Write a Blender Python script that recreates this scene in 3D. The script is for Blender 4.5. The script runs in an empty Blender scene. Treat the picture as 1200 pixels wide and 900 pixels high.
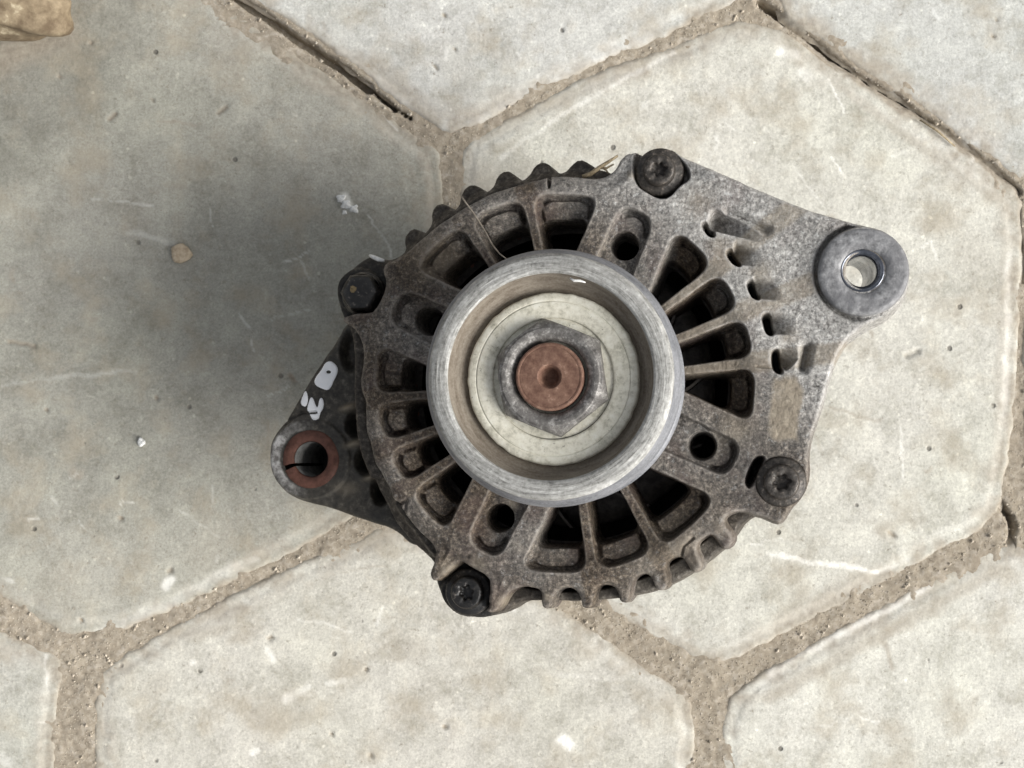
import bpy, math, random
import numpy as np
from mathutils import Vector
random.seed(7)
rng = np.random.default_rng(11)
R = math.radians
scn = bpy.context.scene
# ---------------------------------------------------------------- camera, light, exposure
S = 0.00027            # metres per unit (a unit is about a quarter millimetre)
FPX = 1650.0           # focal length, in pixels of the 1200 px wide photograph
CAMZ = 2090.0
cam_d = bpy.data.cameras.new('camera'); cam = bpy.data.objects.new('camera', cam_d)
scn.collection.objects.link(cam); scn.camera = cam
cam.location = (0, 0, CAMZ*S)
cam_d.sensor_width = 36; cam_d.lens = 36*FPX/1200
cam_d.clip_start = 0.02; cam_d.clip_end = 50
cam_d.dof.use_dof = True; cam_d.dof.focus_distance = 1600*S; cam_d.dof.aperture_fstop = 45

SUN_EL, SUN_AZ = 35, -20         # degrees; azimuth counted from +x
w = bpy.data.worlds.new("World"); scn.world = w; w.use_nodes = True
nt = w.node_tree; nt.nodes.clear()
sky = nt.nodes.new('ShaderNodeTexSky'); sky.sky_type = 'NISHITA'; sky.sun_disc = False
sky.sun_elevation = R(SUN_EL); sky.sun_rotation = R(90-SUN_AZ)
sky.air_density = 1.0; sky.dust_density = 4.0; sky.ozone_density = 1.0
hs = nt.nodes.new('ShaderNodeHueSaturation'); hs.inputs['Saturation'].default_value = 0.22
bg = nt.nodes.new('ShaderNodeBackground'); bg.inputs['Strength'].default_value = 0.06
wo = nt.nodes.new('ShaderNodeOutputWorld')
nt.links.new(sky.outputs[0], hs.inputs['Color']); nt.links.new(hs.outputs[0], bg.inputs[0]); nt.links.new(bg.outputs[0], wo.inputs[0])
sd_ = bpy.data.lights.new('sun', 'SUN'); sd_.energy = 1.5; sd_.angle = R(37); sd_.color = (1.0, 0.98, 0.945)
sun = bpy.data.objects.new('sun', sd_); scn.collection.objects.link(sun)
sv = Vector((math.cos(R(SUN_EL))*math.cos(R(SUN_AZ)), math.cos(R(SUN_EL))*math.sin(R(SUN_AZ)), math.sin(R(SUN_EL))))
sun.rotation_euler = sv.to_track_quat('Z', 'Y').to_euler(); sun.location = sv*2
scn.view_settings.view_transform = 'Standard'; scn.view_settings.look = 'None'
scn.view_settings.exposure = 1.36; scn.view_settings.gamma = 1
scn.render.engine = 'CYCLES'

# ---------------------------------------------------------------- frames
N = np.array([-0.166, 0.056, 0.0]); N[2] = math.sqrt(1-N[0]**2-N[1]**2)
EX = np.cross([0, 1, 0], N); EX /= np.linalg.norm(EX); EY = np.cross(N, EX)
C0 = np.array([62.0, 1.0, 440.0])          # centre of the front face, units
ROOT = np.array([118.0, -22.0, 0.0])       # foot of the alternator on the paving

def P(px, py, z=0.0):
    """where the sight line through a photo point meets the alternator's own plane at height z -> local x, y"""
    px = np.asarray(px, float); py = np.asarray(py, float)
    dx = (px-600)/FPX; dy = -(py-450)/FPX
    den = dx*N[0]+dy*N[1]-N[2]
    num = z + C0@N - CAMZ*N[2]
    t = num/den
    X = dx*t-C0[0]; Y = dy*t-C0[1]; Z = CAMZ-t-C0[2]
    return X*EX[0]+Y*EX[1]+Z*EX[2], X*EY[0]+Y*EY[1]+Z*EY[2]

def L2W(x, y, z):
    x = np.asarray(x, float); y = np.asarray(y, float); z = np.asarray(z, float)
    x, y, z = np.broadcast_arrays(x, y, z)
    return (C0-ROOT)[None, :] + x.reshape(-1, 1)*EX + y.reshape(-1, 1)*EY + z.reshape(-1, 1)*N

GS = CAMZ/FPX                               # units per photo pixel on the paving
def G(px, py):
    return (np.asarray(px, float)-600)*GS, -(np.asarray(py, float)-450)*GS

# ---------------------------------------------------------------- noise and distance fields
def vnoise(x, y, sc, seed):
    r = np.random.default_rng(seed); n = 64
    g = r.random((n, n)).astype(np.float32)
    u = np.asarray(x)/sc+1000; v = np.asarray(y)/sc+1000
    iu = np.floor(u).astype(int); iv = np.floor(v).astype(int)
    fu = u-iu; fv = v-iv; fu = fu*fu*(3-2*fu); fv = fv*fv*(3-2*fv)
    a = g[iu % n, iv % n]; b = g[(iu+1) % n, iv % n]; c = g[iu % n, (iv+1) % n]; d = g[(iu+1) % n, (iv+1) % n]
    return (a*(1-fu)+b*fu)*(1-fv)+(c*(1-fu)+d*fu)*fv*1.0
def fbm(x, y, sc, seed, oct=3):
    t = 0; a = 1; s = 0
    for k in range(oct):
        t = t+a*vnoise(x+17*k, y-31*k, sc, seed+k); s += a; a *= .5; sc *= .5
    return t/s-0.5
def sstep(a, b, x):
    t = np.clip((x-a)/(b-a), 0, 1); return t*t*(3-2*t)
def chaikin(p, n=1):
    p = np.asarray(p, float)
    for _ in range(n):
        q = np.roll(p, -1, 0); o = np.empty((2*len(p), 2)); o[0::2] = .75*p+.25*q; o[1::2] = .25*p+.75*q; p = o
    return p
def sd_poly(X, Y, poly):
    """signed distance, negative inside"""
    poly = np.asarray(poly, np.float32); X = X.astype(np.float32); Y = Y.astype(np.float32)
    d = np.full(X.shape, 1e12, np.float32); ins = np.zeros(X.shape, bool)
    for i in range(len(poly)):
        ax, ay = poly[i]; bx, by = poly[(i+1) % len(poly)]
        ex, ey = bx-ax, by-ay
        L = ex*ex+ey*ey
        if L < 1e-9: continue
        wx = X-ax; wy = Y-ay
        t = np.clip((wx*ex+wy*ey)/L, 0, 1)
        dx = wx-ex*t; dy = wy-ey*t
        np.minimum(d, dx*dx+dy*dy, out=d)
        c = ((ay > Y) != (by > Y))
        if ey != 0:
            ins ^= c & (X < ax+(Y-ay)*ex/ey)
    d = np.sqrt(d); d[ins] *= -1
    return d
def sd_local(X, Y, poly, pad=14):
    poly = np.asarray(poly, float); out = np.full(X.shape, 99.0, np.float32)
    m = (X > poly[:, 0].min()-pad) & (X < poly[:, 0].max()+pad) & (Y > poly[:, 1].min()-pad) & (Y < poly[:, 1].max()+pad)
    if m.any(): out[m] = sd_poly(X[m], Y[m], poly)
    return out
def sd_line(X, Y, pts):
    d = np.full(X.shape, 1e9)
    for (ax, ay), (bx, by) in zip(pts[:-1], pts[1:]):
        ex, ey = bx-ax, by-ay; t = np.clip(((X-ax)*ex+(Y-ay)*ey)/(ex*ex+ey*ey), 0, 1)
        d = np.minimum(d, np.hypot(X-ax-ex*t, Y-ay-ey*t))
    return d

# ---------------------------------------------------------------- object helpers
def set_props(o, label=None, cat=None, group=None, kind=None):
    for k, v in (('label', label), ('category', cat), ('group', group), ('kind', kind)):
        if v: o[k] = v
    return o
def empty(name, loc_u):
    o = bpy.data.objects.new(name, None); scn.collection.objects.link(o); o.location = Vector(loc_u)*S
    o.empty_display_size = .01
    return o
def mesh_obj(name, V, F, mat, parent=None, smooth=True, attrs=None, loc=None):
    """V in units; F list/array of faces"""
    me = bpy.data.meshes.new(name)
    V = np.asarray(V, np.float64)*S
    if isinstance(F, np.ndarray):
        k = F.shape[1]
        me.vertices.add(len(V)); me.vertices.foreach_set('co', V.ravel())
        me.loops.add(F.size); me.loops.foreach_set('vertex_index', F.ravel().astype(np.int32))
        me.polygons.add(len(F)); me.polygons.foreach_set('loop_start', np.arange(0, F.size, k, dtype=np.int32))
        me.update(calc_edges=True); me.validate()
    else:
        me.from_pydata(V.tolist(), [], F)
    me.polygons.foreach_set('use_smooth', np.full(len(me.polygons), smooth))
    for an, av in (attrs or {}).items():
        av = np.asarray(av, np.float32)
        if av.ndim == 1:
            a = me.attributes.new(an, 'FLOAT', 'POINT'); a.data.foreach_set('value', av)
        else:
            a = me.attributes.new(an, 'FLOAT_VECTOR', 'POINT'); a.data.foreach_set('vector', av.ravel())
    if mat: me.materials.append(mat)
    o = bpy.data.objects.new(name, me); scn.collection.objects.link(o)
    if parent: o.parent = parent
    if loc is not None: o.location = Vector(loc)*S
    return o
def quads(keep, idx):
    a = idx[:-1, :-1]; b = idx[:-1, 1:]; c = idx[1:, 1:]; d = idx[1:, :-1]
    return np.stack([a[keep], d[keep], c[keep], b[keep]], 1)
def field_mesh(name, XX, YY, M, zz, to3d, mat, parent, attrs, step, flip=False):
    """heightfield on a photo-aligned grid; M<0 kept, outer vertices snapped on M=0"""
    gy, gx = np.gradient(M, step)
    g = np.hypot(gx, gy)+1e-6
    mv = np.where((M > 0) & (M < 2.2*step), M, 0)/np.maximum(g, .5)
    XX = XX-gx/g*mv; YY = YY-gy/g*mv
    ins = M < 0
    keep = ins[:-1, :-1] | ins[1:, :-1] | ins[:-1, 1:] | ins[1:, 1:]
    used = np.zeros(M.shape, bool)
    used[:-1, :-1] |= keep; used[1:, :-1] |= keep; used[:-1, 1:] |= keep; used[1:, 1:] |= keep
    idx = np.full(M.shape, -1); idx[used] = np.arange(used.sum())
    F = quads(keep, idx)
    V = to3d(XX[used], YY[used], zz[used])
    at = {k: v[used] for k, v in attrs.items()}
    return mesh_obj(name, V, F, mat, parent, True, at)
def polar(name, rings, cx, cy, mat, parent, nseg=96, a0=0.0, a1=2*math.pi, closed=True, streak=True, frame='alt', smooth=True, capin=False, loc=None, drift=(0, 0)):
    """rings: list of (r, z) or functions (theta)->(r, z); round about local point cx, cy"""
    n = nseg if closed else nseg+1
    th = a0+(a1-a0)*np.arange(n)/nseg
    Vx, Vy, Vz, At = [], [], [], []
    for rg in rings:
        r, z = rg(th) if callable(rg) else (np.full(n, rg[0], float), np.full(n, rg[1], float))
        r = r+0*th; z = z+0*th
        Vx.append(cx+r*np.cos(th)+drift[0]*z); Vy.append(cy+r*np.sin(th)+drift[1]*z); Vz.append(z)
        At.append(np.stack([r+z*.7, np.cos(th), np.sin(th)], 1))
    Vx = np.concatenate(Vx); Vy = np.concatenate(Vy); Vz = np.concatenate(Vz); At = np.concatenate(At)
    F = []
    for i in range(len(rings)-1):
        for j in range(nseg):
            k = (j+1) % n
            F.append((i*n+j, (i+1)*n+j, (i+1)*n+k, i*n+k))
    F = np.array(F)
    V = L2W(Vx, Vy, Vz) if frame == 'alt' else np.stack([Vx, Vy, Vz], 1)
    F = F.tolist()
    if capin: F.append(list(range((len(rings)-1)*n, len(rings)*n)))
    return mesh_obj(name, V, F, mat, parent, smooth, {'streak': At}, loc)
def auto_sharp(o, ang=35):
    me = o.data
    import bmesh
    bm = bmesh.new(); bm.from_mesh(me)
    for e in bm.edges:
        if len(e.link_faces) == 2 and e.calc_face_angle(0) > R(ang): e.smooth = False
    bm.to_mesh(me); bm.free()

# ---------------------------------------------------------------- material helpers
class M:
    def __init__(s, name):
        s.m = bpy.data.materials.new(name); s.m.use_nodes = True; s.t = s.m.node_tree
        s.b = s.t.nodes['Principled BSDF']; s.tc = s.t.nodes.new('ShaderNodeTexCoord')
        mp = s.t.nodes.new('ShaderNodeMapping'); mp.inputs['Scale'].default_value = (1/S,)*3
        s.t.links.new(s.tc.outputs['Object'], mp.inputs[0]); s.co = mp.outputs[0]
    def L(s, a, b): s.t.links.new(a, b)
    def attr(s, n, vec=False):
        a = s.t.nodes.new('ShaderNodeAttribute'); a.attribute_name = n
        return a.outputs['Vector' if vec else 'Fac']
    def mapping(s, co, sc, loc=(0, 0, 0)):
        mp = s.t.nodes.new('ShaderNodeMapping'); mp.inputs['Scale'].default_value = sc; mp.inputs['Location'].default_value = loc
        s.L(co, mp.inputs[0]); return mp.outputs[0]
    def noise(s, size, detail=4, rough=.6, co=None, dist=0.0, col=False):
        n = s.t.nodes.new('ShaderNodeTexNoise'); n.inputs['Scale'].default_value = 1/size
        n.inputs['Detail'].default_value = detail; n.inputs['Roughness'].default_value = rough; n.inputs['Distortion'].default_value = dist
        s.L(co or s.co, n.inputs['Vector']); return n.outputs['Color' if col else 'Fac']
    def voro(s, size, co=None, feature='F1', out='Distance', rand=1.0):
        n = s.t.nodes.new('ShaderNodeTexVoronoi'); n.feature = feature; n.inputs['Scale'].default_value = 1/size
        n.inputs['Randomness'].default_value = rand
        s.L(co or s.co, n.inputs['Vector']); return n.outputs[out]
    def ramp(s, f, stops):
        r = s.t.nodes.new('ShaderNodeValToRGB'); e = r.color_ramp.elements
        while len(e) < len(stops): e.new(.5)
        for k, (p, c) in enumerate(stops):
            e[k].position = p; e[k].color = (c, c, c, 1) if isinstance(c, (int, float)) else (*c, 1)
        s.L(f, r.inputs[0]); return r.outputs[0]
    def mix(s, f, a, b, mode='MIX'):
        n = s.t.nodes.new('ShaderNodeMix'); n.data_type = 'RGBA'; n.blend_type = mode
        for q, v in ((0, f), (6, a), (7, b)):
            sock = n.inputs[q]
            if hasattr(v, 'links'): s.L(v, sock)
            elif isinstance(v, (int, float)): sock.default_value = v if q == 0 else (v, v, v, 1)
            else: sock.default_value = (*v, 1)
        return n.outputs[2]
    def math(s, op, a, b=0.0, clamp=False):
        n = s.t.nodes.new('ShaderNodeMath'); n.operation = op; n.use_clamp = clamp
        for sock, v in ((n.inputs[0], a), (n.inputs[1], b)):
            if hasattr(v, 'links'): s.L(v, sock)
            else: sock.default_value = v
        return n.outputs[0]
    def bump(s, h, dist, strength=1.0, prev=None):
        b = s.t.nodes.new('ShaderNodeBump'); b.inputs['Distance'].default_value = dist*S; b.inputs['Strength'].default_value = strength
        s.L(h, b.inputs['Height'])
        if prev: s.L(prev, b.inputs['Normal'])
        return b.outputs[0]
    def fin(s, col=None, rough=None, metal=None, normal=None, spec=None):
        for k, v in (('Base Color', col), ('Roughness', rough), ('Metallic', metal), ('Normal', normal), ('Specular IOR Level', spec)):
            if v is None: continue
            if hasattr(v, 'links'): s.L(v, s.b.inputs[k])
            elif isinstance(v, tuple): s.b.inputs[k].default_value = (*v, 1)
            else: s.b.inputs[k].default_value = v
        return s.m

def mat_cast(name, dark=1.0):
    m = M(name); dirt_shade = m.attr('dirt_shade'); mud = m.attr('mud')
    fine = m.noise(4.6, 6, .8); mid = m.noise(26, 3, .6); big = m.noise(110, 2, .5)
    v = m.math('ADD', m.math('MULTIPLY', fine, .82), m.math('MULTIPLY', mid, .18))
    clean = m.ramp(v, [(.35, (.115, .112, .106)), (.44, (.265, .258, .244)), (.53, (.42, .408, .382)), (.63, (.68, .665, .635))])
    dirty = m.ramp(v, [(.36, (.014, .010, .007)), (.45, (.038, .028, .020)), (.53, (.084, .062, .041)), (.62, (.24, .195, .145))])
    f = m.math('ADD', dirt_shade, m.math('MULTIPLY', m.math('SUBTRACT', big, .5), 1.1), True)
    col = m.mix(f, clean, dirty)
    col = m.mix(m.ramp(m.noise(60, 3, .6), [(.5, 0.0), (.68, .35)]), col, (.10, .062, .055), 'MIX')
    col = m.mix(m.math('MULTIPLY', m.ramp(m.noise(7.5, 5, .8, co=m.mapping(m.co, (1, 1, 1), (50, 9, 3))), [(.575, 0.0), (.63, .8)]), m.math('SUBTRACT', 1.15, f, True)), col, (.60, .60, .58))
    col = m.mix(m.ramp(m.noise(13, 5, .8, co=m.mapping(m.co, (1, 1, 1), (7, 90, 3))), [(.56, 0.0), (.64, .65)]), col, (.035, .03, .026))
    # greenish oil film in patches
    mudn = m.math('MULTIPLY', mud, m.ramp(m.noise(30, 4, .6), [(.25, .7), (.5, 1.0)]), True)
    col = m.mix(mudn, col, m.ramp(m.noise(9, 3, .5), [(.35, (.25, .21, .155)), (.65, (.36, .31, .235))]))
    ch = m.ramp(m.voro(24, co=m.mix(.5, m.co, m.noise(9, 2, col=True))), [(.06, 1.0), (.11, 0.0)])
    col = m.mix(m.math('MULTIPLY', ch, .0), col, (.6, .6, .58))
    wearn = m.math('MULTIPLY', m.attr('worn'), m.ramp(m.noise(9, 4, .7), [(.38, .15), (.56, 1.0)]), True)
    col = m.mix(wearn, col, m.mix(f, (.52, .51, .49), (.27, .235, .195)))
    met = m.math('MULTIPLY', m.math('SUBTRACT', 1.0, f, True), .3)
    met = m.math('MULTIPLY', met, m.math('SUBTRACT', 1.0, mudn, True))
    n = m.bump(m.noise(5.0, 5, .75), 2.4, 1.0)
    n = m.bump(m.noise(16, 3, .6), 2.2, .7, n)
    return m.fin(col, m.ramp(fine, [(.35, .8), (.65, .45)]), met, n, .4)

def mat_simple(name, c0, c1, size=8, metal=0.0, rough=.6, bump=.6, c2=None, spec=.5, big=None):
    m = M(name); n = m.noise(size, 5, .65)
    st = [(.36, c0), (.6, c1)] + ([(.7, c2)] if c2 else [])
    col = m.ramp(n, st)
    if big: col = m.mix(m.ramp(m.noise(size*5, 3, .6), [(.42, 0.0), (.62, 1.0)]), col, big)
    return m.fin(col, m.ramp(m.noise(size*2, 3), [(.3, min(1, rough+.12)), (.7, max(.05, rough-.12))]), metal, m.bump(n, bump), spec)

def mat_ring(name, stops, rsize, asize, rough=.45, metal=.6, bump=.6, pits=.0, pitcol=(.03, .03, .03), fine=3.0):
    """turned metal: streaks follow the rings"""
    m = M(name); st = m.attr('streak', True)
    co = m.mapping(st, (1/rsize, asize, asize))
    n = m.noise(1.0, 4, .65, co); f = m.noise(fine, 4, .7)
    v = m.math('ADD', m.math('MULTIPLY', n, .6), m.math('MULTIPLY', f, .4))
    col = m.ramp(v, stops)
    if pits:
        pn = m.ramp(m.noise(6, 4, .75), [(.27, 1.0), (.36, 0.0)])
        col = m.mix(m.math('MULTIPLY', pn, pits), col, pitcol)
    return m.fin(col, m.ramp(v, [(.35, rough+.15), (.65, rough-.1)]), metal, m.bump(v, bump), .5)

CAST = mat_cast('cast aluminium')
BOSS = mat_simple('oily black casting', (.012, .012, .011), (.04, .037, .032), 7, .2, .6, 1.2, (.10, .09, .075))
ARMM = None
BOLT = mat_simple('black oxide bolt', (.008, .008, .008), (.024, .022, .020), 5, .2, .36, .9, (.16, .14, .12), .6)
BOLTW = mat_simple('worn grimy bolt', (.022, .019, .016), (.075, .065, .055), 5, .3, .5, 1.2, (.26, .22, .18), .6)
STEEL = mat_ring('scratched pulley steel', [(.34, (.11, .108, .10)), (.44, (.25, .247, .23)), (.54, (.37, .366, .345)), (.66, (.58, .575, .55))], 2.6, 3.5, .6, .1, 1.5, .8, (.045, .042, .038), 5)
SIDE = mat_ring('blued pulley flank', [(.35, (.11, .115, .125)), (.6, (.25, .255, .27))], 3, 3, .6, .15, .6)
CUP = mat_ring('grimy pulley recess', [(.35, (.105, .082, .060)), (.6, (.225, .195, .155))], 8, 3, .8, .0, .5)
CREAM = mat_ring('yellowed plated washer', [(.33, (.36, .345, .27)), (.5, (.66, .635, .53)), (.66, (.78, .765, .67))], 12, 6, .6, .05, .6, .9, (.07, .06, .045), 5)
NUTM = mat_ring('dull steel nut', [(.36, (.08, .074, .068)), (.52, (.17, .161, .150)), (.64, (.40, .385, .36))], 9, 6, .58, .2, 1.0, .4)
RUST = mat_simple('rusty shaft end', (.115, .056, .037), (.205, .115, .078), 9, .1, .75, .9, (.34, .22, .16))
RUST2 = mat_simple('rusty bushing', (.062, .024, .015), (.115, .046, .030), 10, .05, .75, .8)
CHROME = mat_simple('bright sleeve', (.10, .11, .13), (.22, .23, .26), 14, .9, .25, .2)
LUGM = mat_simple('machined lug face', (.13, .13, .132), (.38, .38, .38), 9, .1, .55, 1.5, (.50, .50, .50), .5, (.17, .17, .175))
FANM = mat_simple('dusty fan steel', (.035, .030, .026), (.12, .105, .09), 14, .1, .6, .5)
BLACK = mat_simple('near black interior', (.012, .010, .009), (.032, .027, .023), 12, .1, .8, .5)  # near black colour stands in for the shade inside the openings
COPPER = mat_simple('varnished copper winding', (.07, .026, .016), (.17, .07, .045), 8, .3, .5, 1.0)
LAM = mat_simple('stator lamination steel', (.03, .025, .022), (.07, .06, .05), 8, .3, .6, .5)
PAINT = mat_simple('white paint', (.93, .94, .95), (.97, .97, .97), 12, 0, .55, .4)

# ================================================================ PAVING
pavers_px = [
 ('a', [(100,756),(287,671),(367,628),(440,586),(515,545),(516,300),(516,186),(497,167),(400,104),(247,-3),(150,-66),(-205,135),(-205,575),(0,697)], (.385,.372,.325), 1.0),
 ('b', [(533,157),(633,104),(800,28),(857,0),(895,-26),(895,-260),(560,-470),(230,-270),(232,-40),(292,-10),(406,65),(507,146)], (.52,.515,.49), 1.0),
 ('c', [(887,20),(1000,99),(1077,143),(1183,221),(1197,240),(1193,420),(1178,560),(1165,612),(1087,650),(950,723),(840,781),(800,760),(710,710),(537,612),(536,182),(560,158),(687,93),(800,50)], (.55,.535,.485), 1.0),
 ('d', [(893,-6),(1013,84),(1083,121),(1150,173),(1212,218),(1560,20),(1560,-240),(1240,-450),(905,-250)], (.50,.50,.475), 1.0),
 ('e', [(1206,244),(1205,420),(1203,592),(1225,612),(1540,790),(1880,610),(1880,230),(1560,40),(1230,226)], (.50,.48,.42), 1.0),
 ('f', [(113,883),(113,797),(132,778),(187,747),(293,692),(400,645),(470,608),(667,723),(795,811),(812,829),(810,900),(805,1190),(460,1390),(115,1200)], (.52,.50,.45), 1.0),
 ('g', [(0,744),(50,766),(70,781),(63,833),(60,900),(60,1190),(-270,1390),(-610,1200),(-610,790),(-245,595)], (.46,.45,.405), 1.0),
 ('h', [(853,828),(882,798),(960,754),(1100,678),(1183,636),(1205,646),(1530,820),(1530,1200),(1190,1400),(850,1190),(850,900)], (.58,.565,.515), 1.0),
 ('i', [(-10,60),(120,-75),(175,-120),(175,-280),(-180,-470),(-540,-260),(-540,-20),(-230,120)], (.46,.44,.38), 1.0),
]
def mat_paver():
    m = M('weathered concrete'); tint = m.attr('tint'); col0 = m.attr('base', True); grime = m.attr('grime')
    m.co = m.mapping(m.co, (1, 1, 1))
    n1 = m.noise(9, 5, .68); n2 = m.noise(60, 4, .6); n3 = m.noise(240, 3, .6)
    v = m.math('ADD', m.math('MULTIPLY', n1, .4), m.math('MULTIPLY', n2, .6))
    col = m.mix(1.0, col0, m.ramp(v, [(.32, (.68, .675, .63)), (.5, (.99, .99, .98)), (.66, (1.20, 1.20, 1.18))]), 'MULTIPLY')
    col = m.mix(m.ramp(m.noise(11, 6, .8), [(.575, 0.0), (.64, .6)]), col, m.mix(1.0, col, (1.32, 1.32, 1.30), 'MULTIPLY'))
    col = m.mix(m.ramp(m.noise(8.5, 5, .8, co=m.mapping(m.co, (1, 1, 1), (91, 13, 7))), [(.60, 0.0), (.66, .6)]), col, (.20, .175, .135))
    gr_ = m.ramp(m.noise(3.4, 3, .8), [(.36, .83), (.5, 1.0), (.64, 1.13)])
    col = m.mix(.9, col, gr_, 'MULTIPLY')
    col = m.mix(m.ramp(n3, [(.4, .0), (.7, .55)]), col, m.mix(1.0, col, (.93, .95, .90), 'MULTIPLY'))
    # tan rub marks, pale lime bloom
    col = m.mix(m.ramp(m.noise(75, 4, .6), [(.50, 0.0), (.68, .5)]), col, (.36, .31, .23))
    col = m.mix(m.ramp(m.noise(34, 5, .7, dist=.6), [(.54, 0.0), (.72, .5)]), col, m.mix(1.0, col, (1.30, 1.30, 1.29), 'MULTIPLY'))
    col = m.mix(m.ramp(m.noise(14, 4, .7), [(.60, 0.0), (.72, .5)]), col, (.22, .20, .16))
    # little voids and grit
    vd = m.voro(17, co=m.mix(.7, m.co, m.noise(30, 2, col=True)))
    sp = m.math('MULTIPLY', m.ramp(vd, [(.045, 1.0), (.085, 0.0)]), m.ramp(m.noise(45, 2), [(.47, 0.0), (.52, 1.0)]))
    col = m.mix(m.math('MULTIPLY', sp, .8), col, (.13, .12, .10))
    wd = m.voro(26, co=m.mapping(m.co, (1, 1, 1), (333, 77, 5)))
    wp = m.math('MULTIPLY', m.ramp(wd, [(.06, 1.0), (.12, 0.0)]), m.ramp(m.noise(70, 2), [(.49, 0.0), (.54, 1.0)]))
    col = m.mix(m.math('MULTIPLY', wp, .7), col, m.mix(1.0, col, (1.5, 1.5, 1.48), 'MULTIPLY'))
    col = m.mix(grime, col, m.ramp(m.noise(10, 4, .6), [(.35, (.27, .23, .18)), (.65, (.40, .355, .285))]))
    col = m.mix(tint, col, m.mix(.45, m.mix(1.0, col, (1.55, 1.55, 1.55), 'MULTIPLY'), (.80, .80, .78)))
    n = m.bump(m.noise(7, 5, .7), 1.1, .8)
    n = m.bump(m.noise(38, 4, .6), 3.2, .7, n)
    n = m.bump(sp, 3.0, .6, m.bump(m.math('SUBTRACT', 1.0, sp), 2.5, .7, n)) if False else m.bump(m.math('SUBTRACT', 1.0, sp), 2.5, .7, n)
    return m.fin(col, .85, 0, n, .25)
CONC = mat_paver()
def mat_sand(name, a, b, c):
    m = M(name); n = m.noise(9, 6, .72); g = m.voro(4.0, co=m.mix(.6, m.co, m.noise(5, 2, col=True)))
    v = m.math('ADD', m.math('MULTIPLY', n, .9), m.math('MULTIPLY', g, .12))
    col = m.ramp(v, [(.34, a), (.52, b), (.7, c)])
    col = m.mix(m.ramp(m.noise(60, 3), [(.45, 0.0), (.65, .4)]), col, (.25, .21, .16))
    return m.fin(col, .95, 0, m.bump(v, 1.8, .8), .15)
SAND = mat_sand('jointing sand', (.22, .185, .14), (.34, .295, .23), (.48, .43, .36))

# cracks: deep open joint lines (photo points)
cracks = [([(395,78),(432,104),(462,126)], 2.2), ([(432,104),(480,138)], 1.3), ([(262,-14),(300,13),(341,41),(400,80),(432,104)], 5.5), ([(893,2),(940,40),(1000,88),(1075,133),(1140,180),(1192,222)], 5.5), ([(1192,240),(1200,330)], 3.0), ([(1185,400),(1180,470)], 2.5), ([(1172,590),(1186,606),(1186,640)], 4.0)]
pave = None
step = 3.0
gx = np.arange(-60, 1262, step); gy = np.arange(-60, 962, step)
XX, YY = np.meshgrid(gx, gy)
allsd = np.full(XX.shape, 1e3)
polys = {}
for nm, pl, colr, k in pavers_px:
    polys[nm] = chaikin(pl, 1); allsd = np.minimum(allsd, sd_poly(XX, YY, polys[nm]))
# sand bed between the pavers
zs = -2.9+4.5*fbm(XX, YY, 26, 5, 3)+3.5*fbm(XX, YY, 7, 9, 2)
for pts, wd in cracks:
    dl = sd_line(XX+6*fbm(XX, YY, 22, 31), YY+6*fbm(XX, YY, 22, 37), pts)
    zs = zs-42*(1-sstep(wd*.45, wd*1.15, dl))
def tow(x, y, z):
    a, b = G(x, y); return np.stack([a, b, z], 1)
bed = field_mesh('jointing_sand', XX, YY, np.where(allsd < -14, 1.0, -1.0), zs, tow, SAND, None, {}, step)
bed['kind'] = 'structure'
gv = [(-9000,-9000,-34),(9000,-9000,-34),(9000,9000,-34),(-9000,9000,-34)]
gr = mesh_obj('ground', gv, [(0,1,2,3)], SAND, None, False); gr['kind'] = 'structure'
pave = empty('pavement', (0, 0, 0)); pave['kind'] = 'structure'

scratch = [([(903,651),(935,655),(985,663),(1030,672)], 3.0, .8), ([(0,451),(60,444),(160,434)], 2.4, .30), ([(150,272),(203,285)], 3.4, .30),
           ([(1030,672),(1060,655)], 3.5, .4), ([(400,62),(440,95),(490,138)], 7, .28), ([(545,150),(640,95),(760,42)], 5, .32), ([(585,185),(650,140),(705,108)], 3, .5), ([(705,108),(790,60)], 2.5, .55),
           ([(640,790),(780,800)], 3, .18), ([(312,760),(320,775)], 4, .6), ([(335,820),(360,805)], 5, .5), ([(385,800),(400,797)], 4, .6), ([(105,745),(180,715),(300,655)], 6, .35), ([(900,790),(960,757),(1000,736),(1090,688)], 4, .75), ([(890,800),(930,777)], 5,.3),
           ([(1182,300),(1180,400),(1176,500)], 4, .4), ([(915,62),(930,66)], 7, .6), ([(940,85),(945,88)], 7, .5), ([(660,868),(668,872)], 7, .9), ([(403,233),(410,243)], 5, .9), ([(196,687),(200,679)], 6, .8), ([(5,890),(14,895)], 6, .7),
           ([(690,713),(735,745),(790,775)], 3.5, .5), ([(700,735),(760,775)], 2.5, .35)]
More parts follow.
